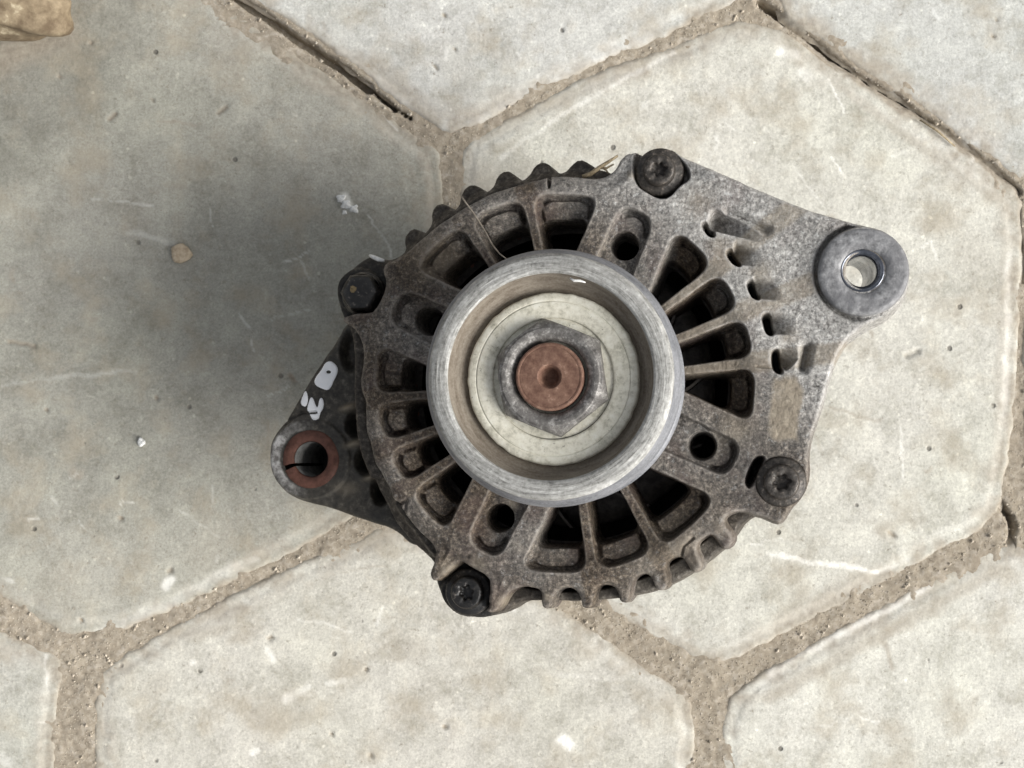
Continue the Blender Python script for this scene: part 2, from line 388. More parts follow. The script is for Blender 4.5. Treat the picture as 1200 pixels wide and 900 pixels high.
rub = [([(905,38),(960,80),(1040,145),(1090,180),(1165,232)], 6, .42), ([(1178,250),(1176,400),(1168,560)], 7, .35), ([(480,195),(487,260)], 4, .2), ([(500,185),(508,300)], 6, .4), ([(535,190),(570,215),(560,260)], 22, .4),
       ([(250,0),(400,105),(500,175)], 8, .55), ([(1036,750),(1046,785)], 3, .6), ([(980,760),(1010,745)], 10, .4), ([(120,790),(115,900)], 4, .3), ([(200,745),(260,735)], 8, .45), ([(393,620),(440,600)], 14, .45), ([(375,615),(420,612)],12,.5), ([(270,750),(300,738)], 6, .3),
       ([(-10,75),(20,58),(70,38)], 20, .75), ([(255,765-510),(259,765-508)], 5, .0), ([(85,553),(90,555)], 6, .6), ([(640,107),(520,168)], 6, .6), ([(700,720),(790,790)], 9, .5), ([(850,812),(1000,735)], 9, .25), ([(920,30),(905,20)],6,.3), ([(900,818),(1000,762),(1110,702),(1165,668)], 8, .5), ([(688,688),(742,724),(830,772)], 5, .5), ([(60,800),(50,900)], 5, .3), ([(820,850),(815,900)], 4, .3), ([(560,165),(690,100),(800,55)], 7, .4)]
darks = [([(128,140),(135,133)], 3, .9), ([(256,133),(265,125)], 2.6, .9), ([(10,400),(40,405)], 3, .7), ([(340,440),(345,447)], 3.5, .95), ([(183,466),(183,467)], 3, .9), ([(54,480),(55,481)], 2.5, .9), ([(68,89),(69,90)], 2.8, .9), ([(105,50),(106,50)], 2.6, .9), ([(141,607),(142,608)], 3.4, .9), ([(198,670),(201,668)], 3.5, .7), ([(94,726),(95,727)], 2.6, .9), ([(315,748),(318,747)], 3, .9), ([(520,852),(522,852)], 3.5, .8), ([(434,885),(435,886)], 3.5, .7), ([(520,17),(521,18)], 2.4, .9), ([(533,57),(534,58)], 2.2, .9), ([(508,76),(512,80)], 2, .7), ([(1042,624),(1048,628)], 3, .8), ([(428,785),(430,784)], 2.5, .8), ([(1168,23),(1169,24)], 2.4, .9), ([(1163,42),(1164,42)], 2.2, .8), ([(388,860),(389,861)],2.6,.8),([(178,116),(179,118)],2,.5),([(1062,417),(1075,412)],4,.25)]
rs_ = np.random.default_rng(77)
for q in range(110):
    a_, b_ = rs_.uniform(0, 1200), rs_.uniform(0, 900); ln = rs_.uniform(3, 26) if q % 5 else rs_.uniform(30, 80); an = rs_.uniform(0, 3.14)
    seg_ = [(a_, b_), (a_+ln*math.cos(an)*.5+rs_.normal(0, 1.5), b_+ln*math.sin(an)*.5+rs_.normal(0, 1.5)), (a_+ln*math.cos(an), b_+ln*math.sin(an))]
    (scratch if q % 3 else rub).append((seg_, rs_.uniform(.8, 1.6) if ln > 12 else rs_.uniform(1.2, 2.8), rs_.uniform(.25, .65)))
for q in range(16):
    a_, b_ = rs_.uniform(0, 1200), rs_.uniform(0, 900); rub.append(([(a_, b_), (a_+rs_.normal(0, 25), b_+rs_.normal(0, 25))], rs_.uniform(10, 26), rs_.uniform(.12, .28)))
def paver(nm, pl, colr, seed, fine):
    poly = chaikin(pl, 1)
    x0, y0 = poly.min(0)-16; x1, y1 = poly.max(0)+16
    vis = (x1 > -40 and x0 < 1240 and y1 > -40 and y0 < 940)
    st = 2.4 if vis else 12.0
    def build(xa, xb, ya, yb, st):
        X, Y = np.meshgrid(np.arange(xa, xb, st), np.arange(ya, yb, st))
        wob = 5.0*fbm(X, Y, 15, seed*7+1, 3)+7*fbm(X, Y, 70, seed*7+4, 2)
        sd = sd_poly(X, Y, poly)+wob-2.5
        z = 1.1*fbm(X, Y, 40, seed+50, 3)+5*fbm(X, Y, 230, seed+90, 2)
        z = z-1.7*sstep(-20, -10, sd)*(1+.6*fbm(X, Y, 90, seed+3))            # worn chamfer
        e = np.clip(sd+7, 0, 7); z = z-(7-np.sqrt(np.clip(49-e*e, 0, 49)))*.24
        z = z-np.clip(sd, 0, 8)*1.3
        ti = np.zeros(X.shape); gm = np.zeros(X.shape)
        if fine:
            jx = X+9*fbm(X, Y, 15, 71); jy = Y+9*fbm(X, Y, 15, 72)
            brk = .35+1.3*np.clip(fbm(X, Y, 12, 77)+.5, 0, 1)
            for pts, wd, a in scratch: ti = np.maximum(ti, a*brk*(1-sstep(wd*.4, wd*1.5, sd_line(jx, jy, pts))))
            for pts, wd, a in rub: gm = np.maximum(gm, a*(1-sstep(wd*.3, wd*1.7, sd_line(jx, jy, pts))))
            for pts, wd, a in darks:
                dd = 1-sstep(wd*.4, wd*1.1, sd_line(X+2*fbm(X,Y,6,8), Y, pts)); gm = np.maximum(gm, a*dd); z = z-3.5*dd
        gm = np.maximum(gm, np.clip(.95*sstep(-8, 4, sd+16*fbm(X, Y, 22, seed+21)), 0, 1))
        gm = np.maximum(gm, np.clip(.75*sstep(-34, -6, sd+26*fbm(X, Y, 34, seed+27))*np.clip(.5+2.4*fbm(X, Y, 13, seed+28, 3)+1.5*fbm(X, Y, 120, seed+29, 1), 0, 1), 0, 1))
        ti = np.maximum(ti, .16*sstep(-26, -15, sd)*(1-sstep(-11, -7, sd))*np.clip(fbm(X, Y, 60, seed+33)+.75, 0, 1))
        base = np.ones(X.shape+(3,))*np.array(colr)
        # soft shadow painted into the base colour at the left paver's upper corner
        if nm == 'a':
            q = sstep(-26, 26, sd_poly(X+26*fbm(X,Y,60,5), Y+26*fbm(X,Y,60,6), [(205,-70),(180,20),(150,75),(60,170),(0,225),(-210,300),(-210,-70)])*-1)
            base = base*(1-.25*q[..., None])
            q = sstep(-70, 60, -sd_poly(X+60*fbm(X,Y,90,15), Y+60*fbm(X,Y,90,16), [(-250,300),(60,290),(230,230),(420,230),(520,330),(520,520),(330,570),(120,600),(-250,640)]))  # wide shade beside the alternator, deepened in the base colour
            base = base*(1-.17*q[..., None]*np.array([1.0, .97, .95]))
        Mx = np.maximum(sd-8, -50)
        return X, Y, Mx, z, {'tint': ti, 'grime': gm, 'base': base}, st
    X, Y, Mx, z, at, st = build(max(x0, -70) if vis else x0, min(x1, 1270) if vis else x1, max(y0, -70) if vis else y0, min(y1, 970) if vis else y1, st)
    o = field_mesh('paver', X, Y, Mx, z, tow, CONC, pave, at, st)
    return o
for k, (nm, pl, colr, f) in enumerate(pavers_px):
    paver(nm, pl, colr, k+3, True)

# ================================================================ ALTERNATOR
root = empty('car_alternator', ROOT)
set_props(root, 'grimy grey cast aluminium car alternator standing pulley up on hexagonal concrete pavers', 'alternator')
CX, CY = 662.0, 449.0
def pol(r, deg): return (CX+r*math.cos(R(deg)), CY-r*math.sin(R(deg)))

outline = [(450,308),(447,317),(452,330),(448,347),(438,364),(425,367),(413,368),(401,371),(400,376),(412,381),(422,397),(426,417),(421,443),(422,457),(428,470),(428,485),(427,502),(434,522),(437,540),(448,558),(457,574),(459,586),(468,589),(470,598),(488,620),(511,643),(508,660),(503,672),(505,680),(512,680),(532,661),(539,657),(550,664),(572,676),(574,688),(572,703),(573,711),(568,717),(575,719),(583,714),(590,700),(600,690),(613,687),(630,689),(635,696),(634,709),(638,714),(643,713),(646,705),(651,693),(660,689),(669,689),(677,694),(681,703),(682,713),(692,713),(694,697),(699,688),(708,685),(719,687),(725,696),(726,706),(735,707),(738,690),(741,679),(750,673),(758,672),(764,677),(768,688),(773,693),(780,690),(783,681),(778,667),(781,658),(792,652),(801,653),(807,663),(812,671),(820,668),(822,660),(815,645),(816,636),(830,626),(837,627),(845,638),(850,643),(857,638),(858,628),(848,616),(847,607),(857,600),(868,597),(885,602),(900,607),(911,612),(917,610),(924,598),(938,582),(945,567),(947,552),(946,535),(948,515),(956,493),(964,470),(969,448),(974,432),(981,415),(991,397),(1010,382),(1036,370),(1055,354),(1065,335),(1066,312),(1058,290),(1042,274),(1018,266),(1000,262),(960,251),(933,242),(887,222),(840,201),(823,194),(797,182),(783,172),(768,171),(753,175),(742,178),(734,179),(727,186),(720,198),(711,206),(700,209),(685,208),(660,206),(645,206),(636,209),(617,213),(605,217),(586,222),(566,230),(548,240),(530,252),(508,266),(495,278),(473,297),(462,304)]
outline = chaikin(outline, 1)
BD = [67.0, -24.6, 243.8, 155.4]
HP = 0.82
x = np.arange(384, 1080, HP); y = np.arange(158, 734, HP)
XX, YY = np.meshgrid(x, y)
so = sd_poly(XX, YY, outline)
so = so+1.6*fbm(XX, YY, 18, 201, 2)
dX = XX-CX; dY = CY-YY; rr = np.hypot(dX, dY); th = np.degrees(np.arctan2(dY, dX)) % 360
wob = 1.8*fbm(XX, YY, 22, 210, 2)
def perp(deg):  # signed distance from the radial centre line, and along it
    c, s = math.cos(R(deg)), math.sin(R(deg))
    return -dX*s+dY*c, dX*c+dY*s
# openings: boundaries are either ('s', bolt dir, side) or ('r', rib angle)
slots = [(('s',67.0,-1),('r',37.4)),(('r',37.4),('r',22.0)),(('r',22.0),('r',6.4)),(('r',6.4),('s',-24.6,1)),
         (('s',67.0,1),('r',101.6)),(('r',101.6),('r',121.8)),(('r',121.8),('s',155.4,-1)),
         (('s',155.4,1),('r',184.6)),(('r',184.6),('r',199.4)),(('r',199.4),('r',213.4)),(('r',213.4),('s',243.8,-1)),
         (('s',243.8,1),('r',278.0)),(('r',278.0),('r',299.0)),(('r',299.0),('s',-24.6,-1))]
def smax(a, b, k):
    h = np.clip(k-np.abs(a-b), 0, None)/k
    return np.maximum(a, b)+h*h*k*.25
pocket = np.full(XX.shape, 50.0); hole = np.full(XX.shape, 50.0)
for e in slots:
    ed = []
    for q, b in enumerate(e):
        if b[0] == 's':
            p, al = perp(b[1]); v = 48.5-p*b[2]; v = np.where(al < 0, 60, v)
            ed.append(v)
        else:
            p, al = perp(b[1]); half = 2.6+.017*rr
            v = half-(-p if q == 1 else p)         # q==1: slot lies clockwise-before / see order
            ed.append((b, p, al, half))
    # work out which side of each rib the opening lies on
    def ang(b): return b[1] if b[0] == 'r' else b[1]+b[2]*18
    a = [ang(b) % 360 for b in e]
    mid = (a[0]+(((a[1]-a[0]+180) % 360)-180)/2) % 360
    s_all = None
    for q, b in enumerate(e):
        if b[0] == 's': v = ed[q]
        else:
            _, p, al, half = ed[q]
            sgn = 1 if ((mid-b[1]+180) % 360)-180 > 0 else -1
            v = half-p*sgn; v = np.where(al < 0, 60, v)
        s_all = v if s_all is None else smax(s_all, v, 10)
    po = smax(smax(s_all, rr-222, 18), 112-rr, 8)
    ho = smax(smax(s_all+.2, rr-195.5, 14), 116-rr, 8)
    pocket = np.minimum(pocket, po+wob); hole = np.minimum(hole, ho+wob*.8)
cp = np.full(XX.shape, 50.0)
for d in BD:
    p, al = perp(d)
    b = smax(smax(np.abs(p)-21.5-(219-al)*.03, al-219, 18), 120-al, 8); cp = np.minimum(cp, b+wob)
    hx, hy = pol(176.5, d); hole = np.minimum(hole, np.hypot(XX-hx, YY-hy)-17.5)
# narrow arc slots with ramps beside the right-hand arm
hooks = [([(822,263),(827,260),(829,266),(836,270),(837,277),(830,275)], (838,258), (900,274), 12, 22),
         ([(851,295),(857,291),(861,302),(869,311),(862,310),(855,303)], (862,297), (893,301), 12, 15),
         ([(875,331),(882,327),(884,339),(891,350),(884,349),(878,341)], (885,337), (918,341), 12, 14),
         ([(893,369),(902,367),(903,380),(907,392),(899,391),(895,380)], (902,379), (934,381), 12, 13),
         ([(905,412),(912,409),(912,422),(918,437),(909,436),(905,426)], (914,422), (935,404), 14, 13),
         ([(884,534),(898,534),(894,546),(880,575),(872,568),(874,556)], None, None, 0, 0),
         ([(640,203),(645,203),(645,221),(641,221)], None, None, 0, 0)]
zadd = np.zeros(XX.shape); slotd = np.full(XX.shape, 50.0)
for poly, a, b, wd, dp in hooks:
    sp = sd_local(XX, YY, chaikin(poly, 2)) ; slotd = np.minimum(slotd, sp-(2.3 if a else .3))
    if a:
        ex, ey = b[0]-a[0], b[1]-a[1]; L = math.hypot(ex, ey)
        t = ((XX-a[0])*ex+(YY-a[1])*ey)/L/L; pp = ((XX-a[0])*ey-(YY-a[1])*ex)/L
        tt = np.clip(t, 0, 1); dist = np.hypot(XX-a[0]-ex*tt, YY-a[1]-ey*tt)
        side = sstep(-2, 2, pp); f = (1-sstep(wd*.2, wd*1.25, dist))*side+(1-sstep(wd*.8, wd*1.08, dist))*(1-side); f = f*sstep(-.16, -.02, t); zadd = np.minimum(zadd, -dp*1.5*f*np.clip(1-t, 0, 1)**1.7)
hole = np.minimum(hole, slotd)
# shadowed trough behind the lowest hook
for pts, wd, dp in [([(946,408),(941,430)], 8, 15), ([(852,249),(870,256),(898,269)], 7, 9)]:
    zadd = np.minimum(zadd, -dp*np.exp(-(sd_line(XX, YY, pts)/(wd*.75))**2))
# top surface
z = 3.2*fbm(XX, YY, 90, 220, 2)+1.2*fbm(XX, YY, 11, 221, 2)+.5*fbm(XX, YY, 4, 225, 1)
z = z-5*sstep(200, 150, rr)*0
z = z-7*sstep(150, 122, rr)*0
ringroll = sstep(228, 244, rr)*(1-sstep(-40, 10, XX-830))                     # ring rolls over at its rim
z = z-6*ringroll*(so > -22)*sstep(-22, -8, so)
# ribs crest lower than ring
narrow = np.zeros(XX.shape)
for a in (37.4,22.0,6.4,101.6,121.8,184.6,199.4,213.4,278.0,299.0):
    p, al = perp(a); narrow = np.maximum(narrow, (1-sstep(9, 16, np.abs(p)))*(al > 0))
z = z-7*narrow*(1-sstep(196, 226, rr))
def profile(s, D, wd, k=1.0): return -D*sstep(0, wd, -s)
def crease(f_, r0):
    gy_, gx_ = np.gradient(f_); m_ = sstep(-.15, .5, (gx_*.8+gy_*.6)/(np.hypot(gx_, gy_)+1e-6))
    rad = (gx_*dX-gy_*dY)/(np.hypot(gx_, gy_)*rr+1e-6)
    m_ = np.maximum(m_, sstep(.5, .9, rad))
    return sstep(-.3, -2.4, f_)*sstep(-7.5, -4.2, f_)*sstep(r0-12, r0-4, rr)*m_
dq = sstep(700, 800, XX)*sstep(560, 500, YY)
z = z+profile(pocket-1.0, 9, 3.2)-11*dq*sstep(0, 4, -pocket)-9*crease(pocket, 206)
z = z+profile(cp-1.2, 10, 3.4)-8*crease(cp, 204)
z = np.where((pocket < 0), z-(221-np.clip(rr, 190, 221))*(.18+.35*dq+.25*sstep(420, 330, YY))*sstep(-1, -6, pocket), z)                        # ledge rises a little to the lip
z = z+zadd
# lug at the right: a machined disc stands proud of a shallow groove
LX, LY = 1012.0, 318.0
ld = np.hypot(XX-LX, YY-LY)
z = z*(sstep(50, 56, ld))+(1-sstep(50, 53.5, ld))*7
z = z-11*np.exp(-((ld-55.5)/2.8)**2)*(so < -3)*sstep(12, -30, XX-LX)
# arm: gentle edge bead along the upper side
z = z+3.2*np.exp(-((so+9)/6.5)**2)*sstep(800, 840, XX)*sstep(300, 250, YY+ (XX-1000)*-.3)*(ld > 58)
# seat pockets of the first two bolts
b1 = sd_local(XX, YY, chaikin([(744,176),(741,196),(744,215),(758,225),(772,232),(784,231),(795,217),(809,209),(806,196),(792,180),(780,169),(760,165)], 2), 20)
z = z+profile(b1-2, 26, 5)
b2 = np.hypot(XX-915, YY-564)-31
z = z+profile(b2, 5, 5)
# cut line of the old casting seam
z = z-3*(1-sstep(.8, 2.2, sd_line(XX, YY, [(887,429),(905,431)])))-3*(1-sstep(.8, 2.4, sd_line(XX, YY, [(798,652),(801,640),(812,631)])))
z = z-4*(1-sstep(1, 3, sd_line(XX, YY, [(469,590),(476,587),(473,600)])))
for (px_, py_, rad_, dep_) in [(548,652,3,2),(835,488,6,1.2),(640,670,5,-1.5)]:
    z = z-dep_*np.exp(-((XX-px_)**2+(YY-py_)**2)/rad_**2)
# rounded outer edge and walls
se = so-.8
e = np.clip(se+5, 0, 5); z = z-(5-np.sqrt(np.clip(25-e*e, 0, 25)))
WALL = 58.0
z = z-np.clip(se, 0, 5)*11.5
h = np.clip(-hole, 0, 4.2); z = z-h*h*1.1-h*9.0
lh = np.clip(-(ld-23), 0, 5); z = z-lh*.9
Mx = np.maximum(so-.8-4.6, -(hole+3.8)); Mx = np.maximum(Mx, 21.5-ld); Mx = np.maximum(Mx, 14-np.hypot(XX-545, YY-695)*2)
dirt_shade = .82-1.0*sstep(700, 930, XX+1.0*(340-YY)*(YY > 340)+.45*(340-YY)*(YY <= 340))+.0*XX
dirt_shade = dirt_shade+.5*(pocket < 0)*sstep(780, 800, XX)*sstep(500, 480, YY)+.12*(pocket < 0)+.2*narrow  # right-hand ledges also darkened for the shade of their walls
dirt_shade = np.clip(dirt_shade-.15*sstep(300, 200, YY)*sstep(600, 700, XX), 0, 1)
mudp = sd_local(XX+8*fbm(XX, YY, 14, 300), YY+8*fbm(XX, YY, 14, 301), [(907,443),(931,440),(940,453),(935,516),(920,518),(903,511),(899,487),(904,462)], 20)
mud = .95*(1-sstep(-4, 3, mudp))
for (ax, ay, rd, am) in [(818,238,18,.45),(845,290,15,.5),(868,300,14,.45),(893,322,15,.5),(905,360,13,.45),(925,392,12,.5),(905,350,9,.4),(832,440,26,.35),(860,505,22,.4),(800,640,30,.35),(755,505+150,28,.2),(810,660,16,.4),(845,620,14,.35),(560,664-2,10,.4),(522,668,9,.6),(589,705,8,.7),(640,700,6,.4),(510,300,26,.35),(503,318,14,.3),(740,205,5,.7),(600,590,8,.5),(607,660-20,8,.2)]:
    mud = np.maximum(mud, am*np.exp(-((XX-ax)**2+(YY-ay)**2)/rd**2)*(1+.9*fbm(XX, YY, 12, 310)))
mud = np.maximum(mud, .55*narrow*sstep(760, 800, XX)*sstep(480, 430, YY)*(pocket > 0))
# ledge darkening above is painted shade; below, grid points go to 3D
def to3(px, py, zz):
    a, b = P(px, py, 0); return L2W(a, b, zz)
def box(a, n):
    for ax in (0, 1):
        c = np.cumsum(np.pad(a, [(n+1, n) if k == ax else (0, 0) for k in (0, 1)], mode='edge'), axis=ax)
        a = (np.take(c, range(2*n+1, c.shape[ax]), ax)-np.take(c, range(0, c.shape[ax]-2*n-1), ax))/(2*n+1)
    return a
zc_ = np.clip(z, -14, 20); worn = np.clip((zc_-box(box(zc_, 3), 3)-.35)/1.6, 0, 1)*(z > -9)
field_mesh('front_housing', XX, YY, Mx, z, to3, CAST, root, {'dirt_shade': dirt_shade, 'mud': np.clip(mud, 0, 1), 'worn': worn*.5*(.35+1.3*np.clip(fbm(XX, YY, 30, 341)+.5, 0, 1))}, HP)

# stator housing: the scalloped ring below the front housing, with two bolt bosses
ZB = -42.0
out2 = [(476,293),(472,278),(480,268),(488,271),(494,277),(500,272),(506,262),(505,246),(512,238),(522,242),(530,249),(538,243),(541,222),(550,215),(560,220),(566,228),(577,221),(583,204),(591,199),(598,203),(606,212),(613,212),(620,204),(627,193),(635,189),(642,193),(649,203),(660,203),(670,192),(678,186),(687,190),(697,199),(713,203),(740,215),(790,226),(868,258),(915,330),(934,400),(932,450),(905,510),(906,530),(908,560),(902,585),(893,600),(872,611),(860,630),(847,644),(826,661),(803,677),(771,693),(740,700),(700,704),(660,705),(625,703),(606,707),(590,718),(570,724),(557,724),(543,723),(528,714),(517,698),(511,681),(507,661),(483,640),(464,620),(452,598),(436,566),(421,530),(416,500),(414,460),(415,410),(410,385),(400,369),(396,350),(396,333),(401,324),(412,315),(422,306),(432,301),(452,306),(464,302)]
out2 = chaikin(out2, 1)
st2 = 1.0
X2, Y2 = np.meshgrid(np.arange(384, 915, st2), np.arange(176, 736, st2))
s2 = sd_poly(X2, Y2, out2)+1.2*fbm(X2, Y2, 16, 400, 2)-3.2*sstep(-20, 20, (720-X2))*sstep(-20, 20, 305-Y2)
r2 = np.hypot(X2-CX-4, Y2-CY-2)
z2 = ZB+2.5*fbm(X2, Y2, 24, 401, 3)
gap = sstep(590, 620, X2)*sstep(600, 630, Y2)
lowr = (1-sstep(228, 244, r2))*10*(1-gap)+gap*45*(1-sstep(238.5, 243.5, r2))
z2 = z2-lowr
# the upper left teeth slope down towards their tips
tl = sstep(-20, 20, (700-X2))*sstep(-20, 20, 305-Y2)
z2 = z2-tl*sstep(238, 256, r2)*14
# lower left flank falls away
fl = sstep(0, 8, sd_line(X2, Y2, [(468,590),(510,645)])-3)*(X2 < 512)*(Y2 > 560)*(Y2 < 668)
z2 = z2-fl*16*sstep(-26, 0, s2)
z2 = z2+6*(1-sstep(25, 30, np.hypot(X2-545, Y2-694)))+6*(1-sstep(24, 29, np.hypot(X2-421, Y2-341)))
e = np.clip(s2+6, 0, 6); z2 = z2-(6-np.sqrt(np.clip(36-e*e, 0, 36)))
z2 = z2-np.clip(s2, 0, 5)*15
hh = np.clip(198-r2, 0, 4); z2 = z2-hh*14
M2 = np.maximum(s2-4.8, 194.5-r2)
d2 = .95-.45*sstep(600, 760, X2)*sstep(600, 660, Y2)
bossd = np.maximum(((X2 > 870)*(Y2 < 598)+(X2 > 760)*(Y2 < 520) > 0)*1.0, np.maximum(1-sstep(36, 48, np.hypot(X2-545, Y2-694)), 1-sstep(36, 50, np.hypot(X2-421, Y2-341))))  # bosses and backing under the slots blackened as painted shade
def to3b(px, py, zz):
    a, b = P(px, py, ZB); return L2W(a, b, zz)
CAST2 = mat_simple('dark dirty casting', (.016, .0135, .011), (.046, .039, .031), 9, .1, .7, 1.4, (.14, .12, .095), .3, (.062, .052, .040))
def mat_stator():
    m = M('grimed casting'); b = m.attr('recess_shade'); d = m.attr('dirt_shade')
    v = m.noise(7, 5, .7)
    a1 = m.ramp(v, [(.36, (.022, .018, .014)), (.56, (.065, .055, .044)), (.7, (.18, .155, .125))])
    a2 = m.ramp(v, [(.34, (.075, .065, .053)), (.56, (.17, .155, .13)), (.7, (.32, .30, .26))])
    a3 = m.ramp(v, [(.36, (.010, .010, .009)), (.6, (.028, .026, .023)), (.72, (.12, .11, .09))])
    c = m.mix(b, m.mix(d, a2, a1), a3)
    return m.fin(c, m.ramp(v, [(.3, .75), (.7, .5)]), .15, m.bump(v, 2.0), .4)
field_mesh('stator_housing', X2, Y2, M2, z2, to3b, mat_stator(), root, {'dirt_shade': d2, 'recess_shade': bossd}, st2)

# mounting arm of the rear housing, lower left
ZA = -100.0
LX2, LY2 = 363.5, 538.0
out3 = [(314,538),(316,519),(324,505),(336,491),(351,464),(375,425),(394,398),(404,378),(425,370),(470,400),(500,470),(505,560),(500,640),(480,640),(463,621),(433,612),(400,600),(378,593),(363,590),(345,585),(328,573),(318,556)]
out3 = chaikin(out3, 2)
X3, Y3 = np.meshgrid(np.arange(304, 500, 1.0), np.arange(366, 640, 1.0))
s3 = sd_poly(X3, Y3, out3)+1.0*fbm(X3, Y3, 18, 500, 2)
l3 = np.hypot(X3-LX2, Y3-LY2)
z3 = ZA+4*fbm(X3, Y3, 50, 501, 2)+1.2*fbm(X3, Y3, 10, 502, 2)-10*sstep(400, 440, X3)*0
z3 = z3+3.5*(1-sstep(45, 49, l3))
# hollows next to the ring
for (hx, hy, ra, rb, dp) in [(419,498,15,17,26),(430,540,15,18,28),(447,574,13,19,30),(412,412,14,26,16)]:
    q = np.hypot((X3-hx)/ra, (Y3-hy)/rb); z3 = z3-dp*(1-sstep(.45, 1.1, q))
for (hx, hy, ra, rb, dp) in [(410,478,11,4.5,9),(417,520,12,4.5,10),(437,559,11,5,10)]:
    q = np.hypot((X3-hx)/ra, (Y3-hy+.25*(X3-hx))/rb); z3 = z3+dp*np.exp(-q*q)
z3 = z3-4*(1-sstep(.8, 2.8, sd_line(X3, Y3, [(335,494),(352,484),(369,482)])))
e = np.clip(s3+8, 0, 8); z3 = z3-(8-np.sqrt(np.clip(64-e*e, 0, 64)))
z3 = z3-np.clip(s3, 0, 5)*14
M3 = np.maximum(s3-4.8, 30-l3)
# pale worn crescent on the lug face and tan highlights painted on the tooth tips
a3 = np.degrees(np.arctan2(Y3-LY2, X3-LX2)) % 360
wear = (1-sstep(44, 50, l3))*sstep(33, 36, l3)*(np.clip(1-np.abs(((a3-185+180) % 360)-180)/95, 0, 1))*(1.0+2.0*fbm(X3, Y3, 13, 510))
tan_highlight = np.zeros(X3.shape)
for (hx, hy) in [(411,477),(418,519),(438,558)]:
    tan_highlight = np.maximum(tan_highlight, .75*np.exp(-(((X3-hx)/11)**2+((Y3-hy+.25*(X3-hx))/4.2)**2)))
tan_highlight = np.maximum(tan_highlight, .35*np.exp(-((X3-407)**2/200+(Y3-572)**2/60)))
def to3a(px, py, zz):
    a, b = P(px, py, ZA); return L2W(a, b, zz)
def mat_arm():
    m = M('oily stained arm'); w_ = m.attr('wear'); d = m.attr('tan_highlight'); v = m.noise(8, 5, .65)
    c = m.ramp(v, [(.34, (.024, .021, .017)), (.56, (.062, .055, .044)), (.72, (.15, .135, .11))])
    c = m.mix(m.ramp(m.noise(50, 3), [(.45, 0.0), (.65, .6)]), c, (.035, .034, .030))
    c = m.mix(w_, c, m.ramp(v, [(.36, (.14, .13, .12)), (.6, (.50, .49, .47))]))
    c = m.mix(d, c, (.30, .25, .18))
    return m.fin(c, .58, .15, m.bump(v, 1.3), .45)
rear = mesh_arm = field_mesh('mounting_arm', X3, Y3, M3, z3, to3a, mat_arm(), root, {'wear': np.clip(wear, 0, 1), 'tan_highlight': tan_highlight}, 1.0)
# white paint daubs on the arm: an 8-like blob and a small w
from bisect import bisect
def arm_z(px, py):
    ix = np.clip(((np.asarray(px)-304)).astype(int), 0, X3.shape[1]-1); iy = np.clip(((np.asarray(py)-366)).astype(int), 0, X3.shape[0]-1)
    return z3[iy, ix]
def paint(poly, holes=()):
    poly = chaikin(poly, 2); x0, y0 = poly.min(0)-3; x1, y1 = poly.max(0)+3
    X, Y = np.meshgrid(np.arange(x0, x1, .55), np.arange(y0, y1, .55))
    s = sd_poly(X, Y, poly)
    for hx, hy, ra, rb in holes: s = np.maximum(s, (1-np.hypot((X-hx)/ra, (Y-hy)/rb))*min(ra, rb))
    zz = arm_z(X, Y)+1.5*np.sqrt(np.clip(-s/1.6, 0, 1))-.3
    return X, Y, s, zz
for pl, hl in [([(380,425),(387,422.5),(393,426.5),(396.5,432),(395,440),(391,447),(390,451),(385,458),(377,455.5),(370,452),(367.5,446.5),(370.5,440),(376.5,433)], [(385.2,436,2.6,1.7)]),
           ([(357,456),(360,460),(361.3,469),(358.7,477.5),(353,475),(351.6,470.5),(354,461)], []),
           ([(364,464.5),(367.5,467),(370.5,476.7),(372.7,477),(374,468),(376.7,465.5),(379.3,469),(379.8,477),(375,485),(374,491),(370,493.3),(365,491),(363.5,486.5),(359.5,481.5),(360.5,474.5)], [(368,484,4.5,.7)])]:
    X, Y, s, zz = paint(pl, hl)
    o = field_mesh('paint_mark', X, Y, s, zz, to3a, PAINT, root, {}, .55)
# rusty split bushing in the arm
bx, by = P(LX2, LY2, ZA+6)
sc = 1.0+(-ZA)/FPX*1.0
slit = R(198)
rb = [(35.5*sc, ZA-20), (35.2*sc, ZA+3), (34*sc, ZA+5), (23.2*sc, ZA+5), (21.6*sc, ZA+3.6), (21.0*sc, ZA-10), (21*sc, ZA-110)]
polar('bushing', rb, bx, by, RUST2, root, 90, slit+R(6.5), slit+R(360-4), False)
SL = mat_simple('worn sleeve bore', (.12, .12, .115), (.30, .295, .28), 12, .1, .5, .5)
polar('bushing_bore', [(20.7*sc, ZA+1.5), (20.4*sc, ZA-2), (20.4*sc, ZA-120)], bx, by, SL, root, 80, slit+R(6.5), slit+R(360-4), False)
polar('arm_boss', [(47*sc, ZA-30), (44*sc, ZA-118), (36*sc, ZA-122), (.1, ZA-123)], bx, by, BOSS, root, 64)
polar('slit_backing', [(36*sc, ZA-6), (38*sc, ZA-118)], bx, by, BLACK, root, 48)

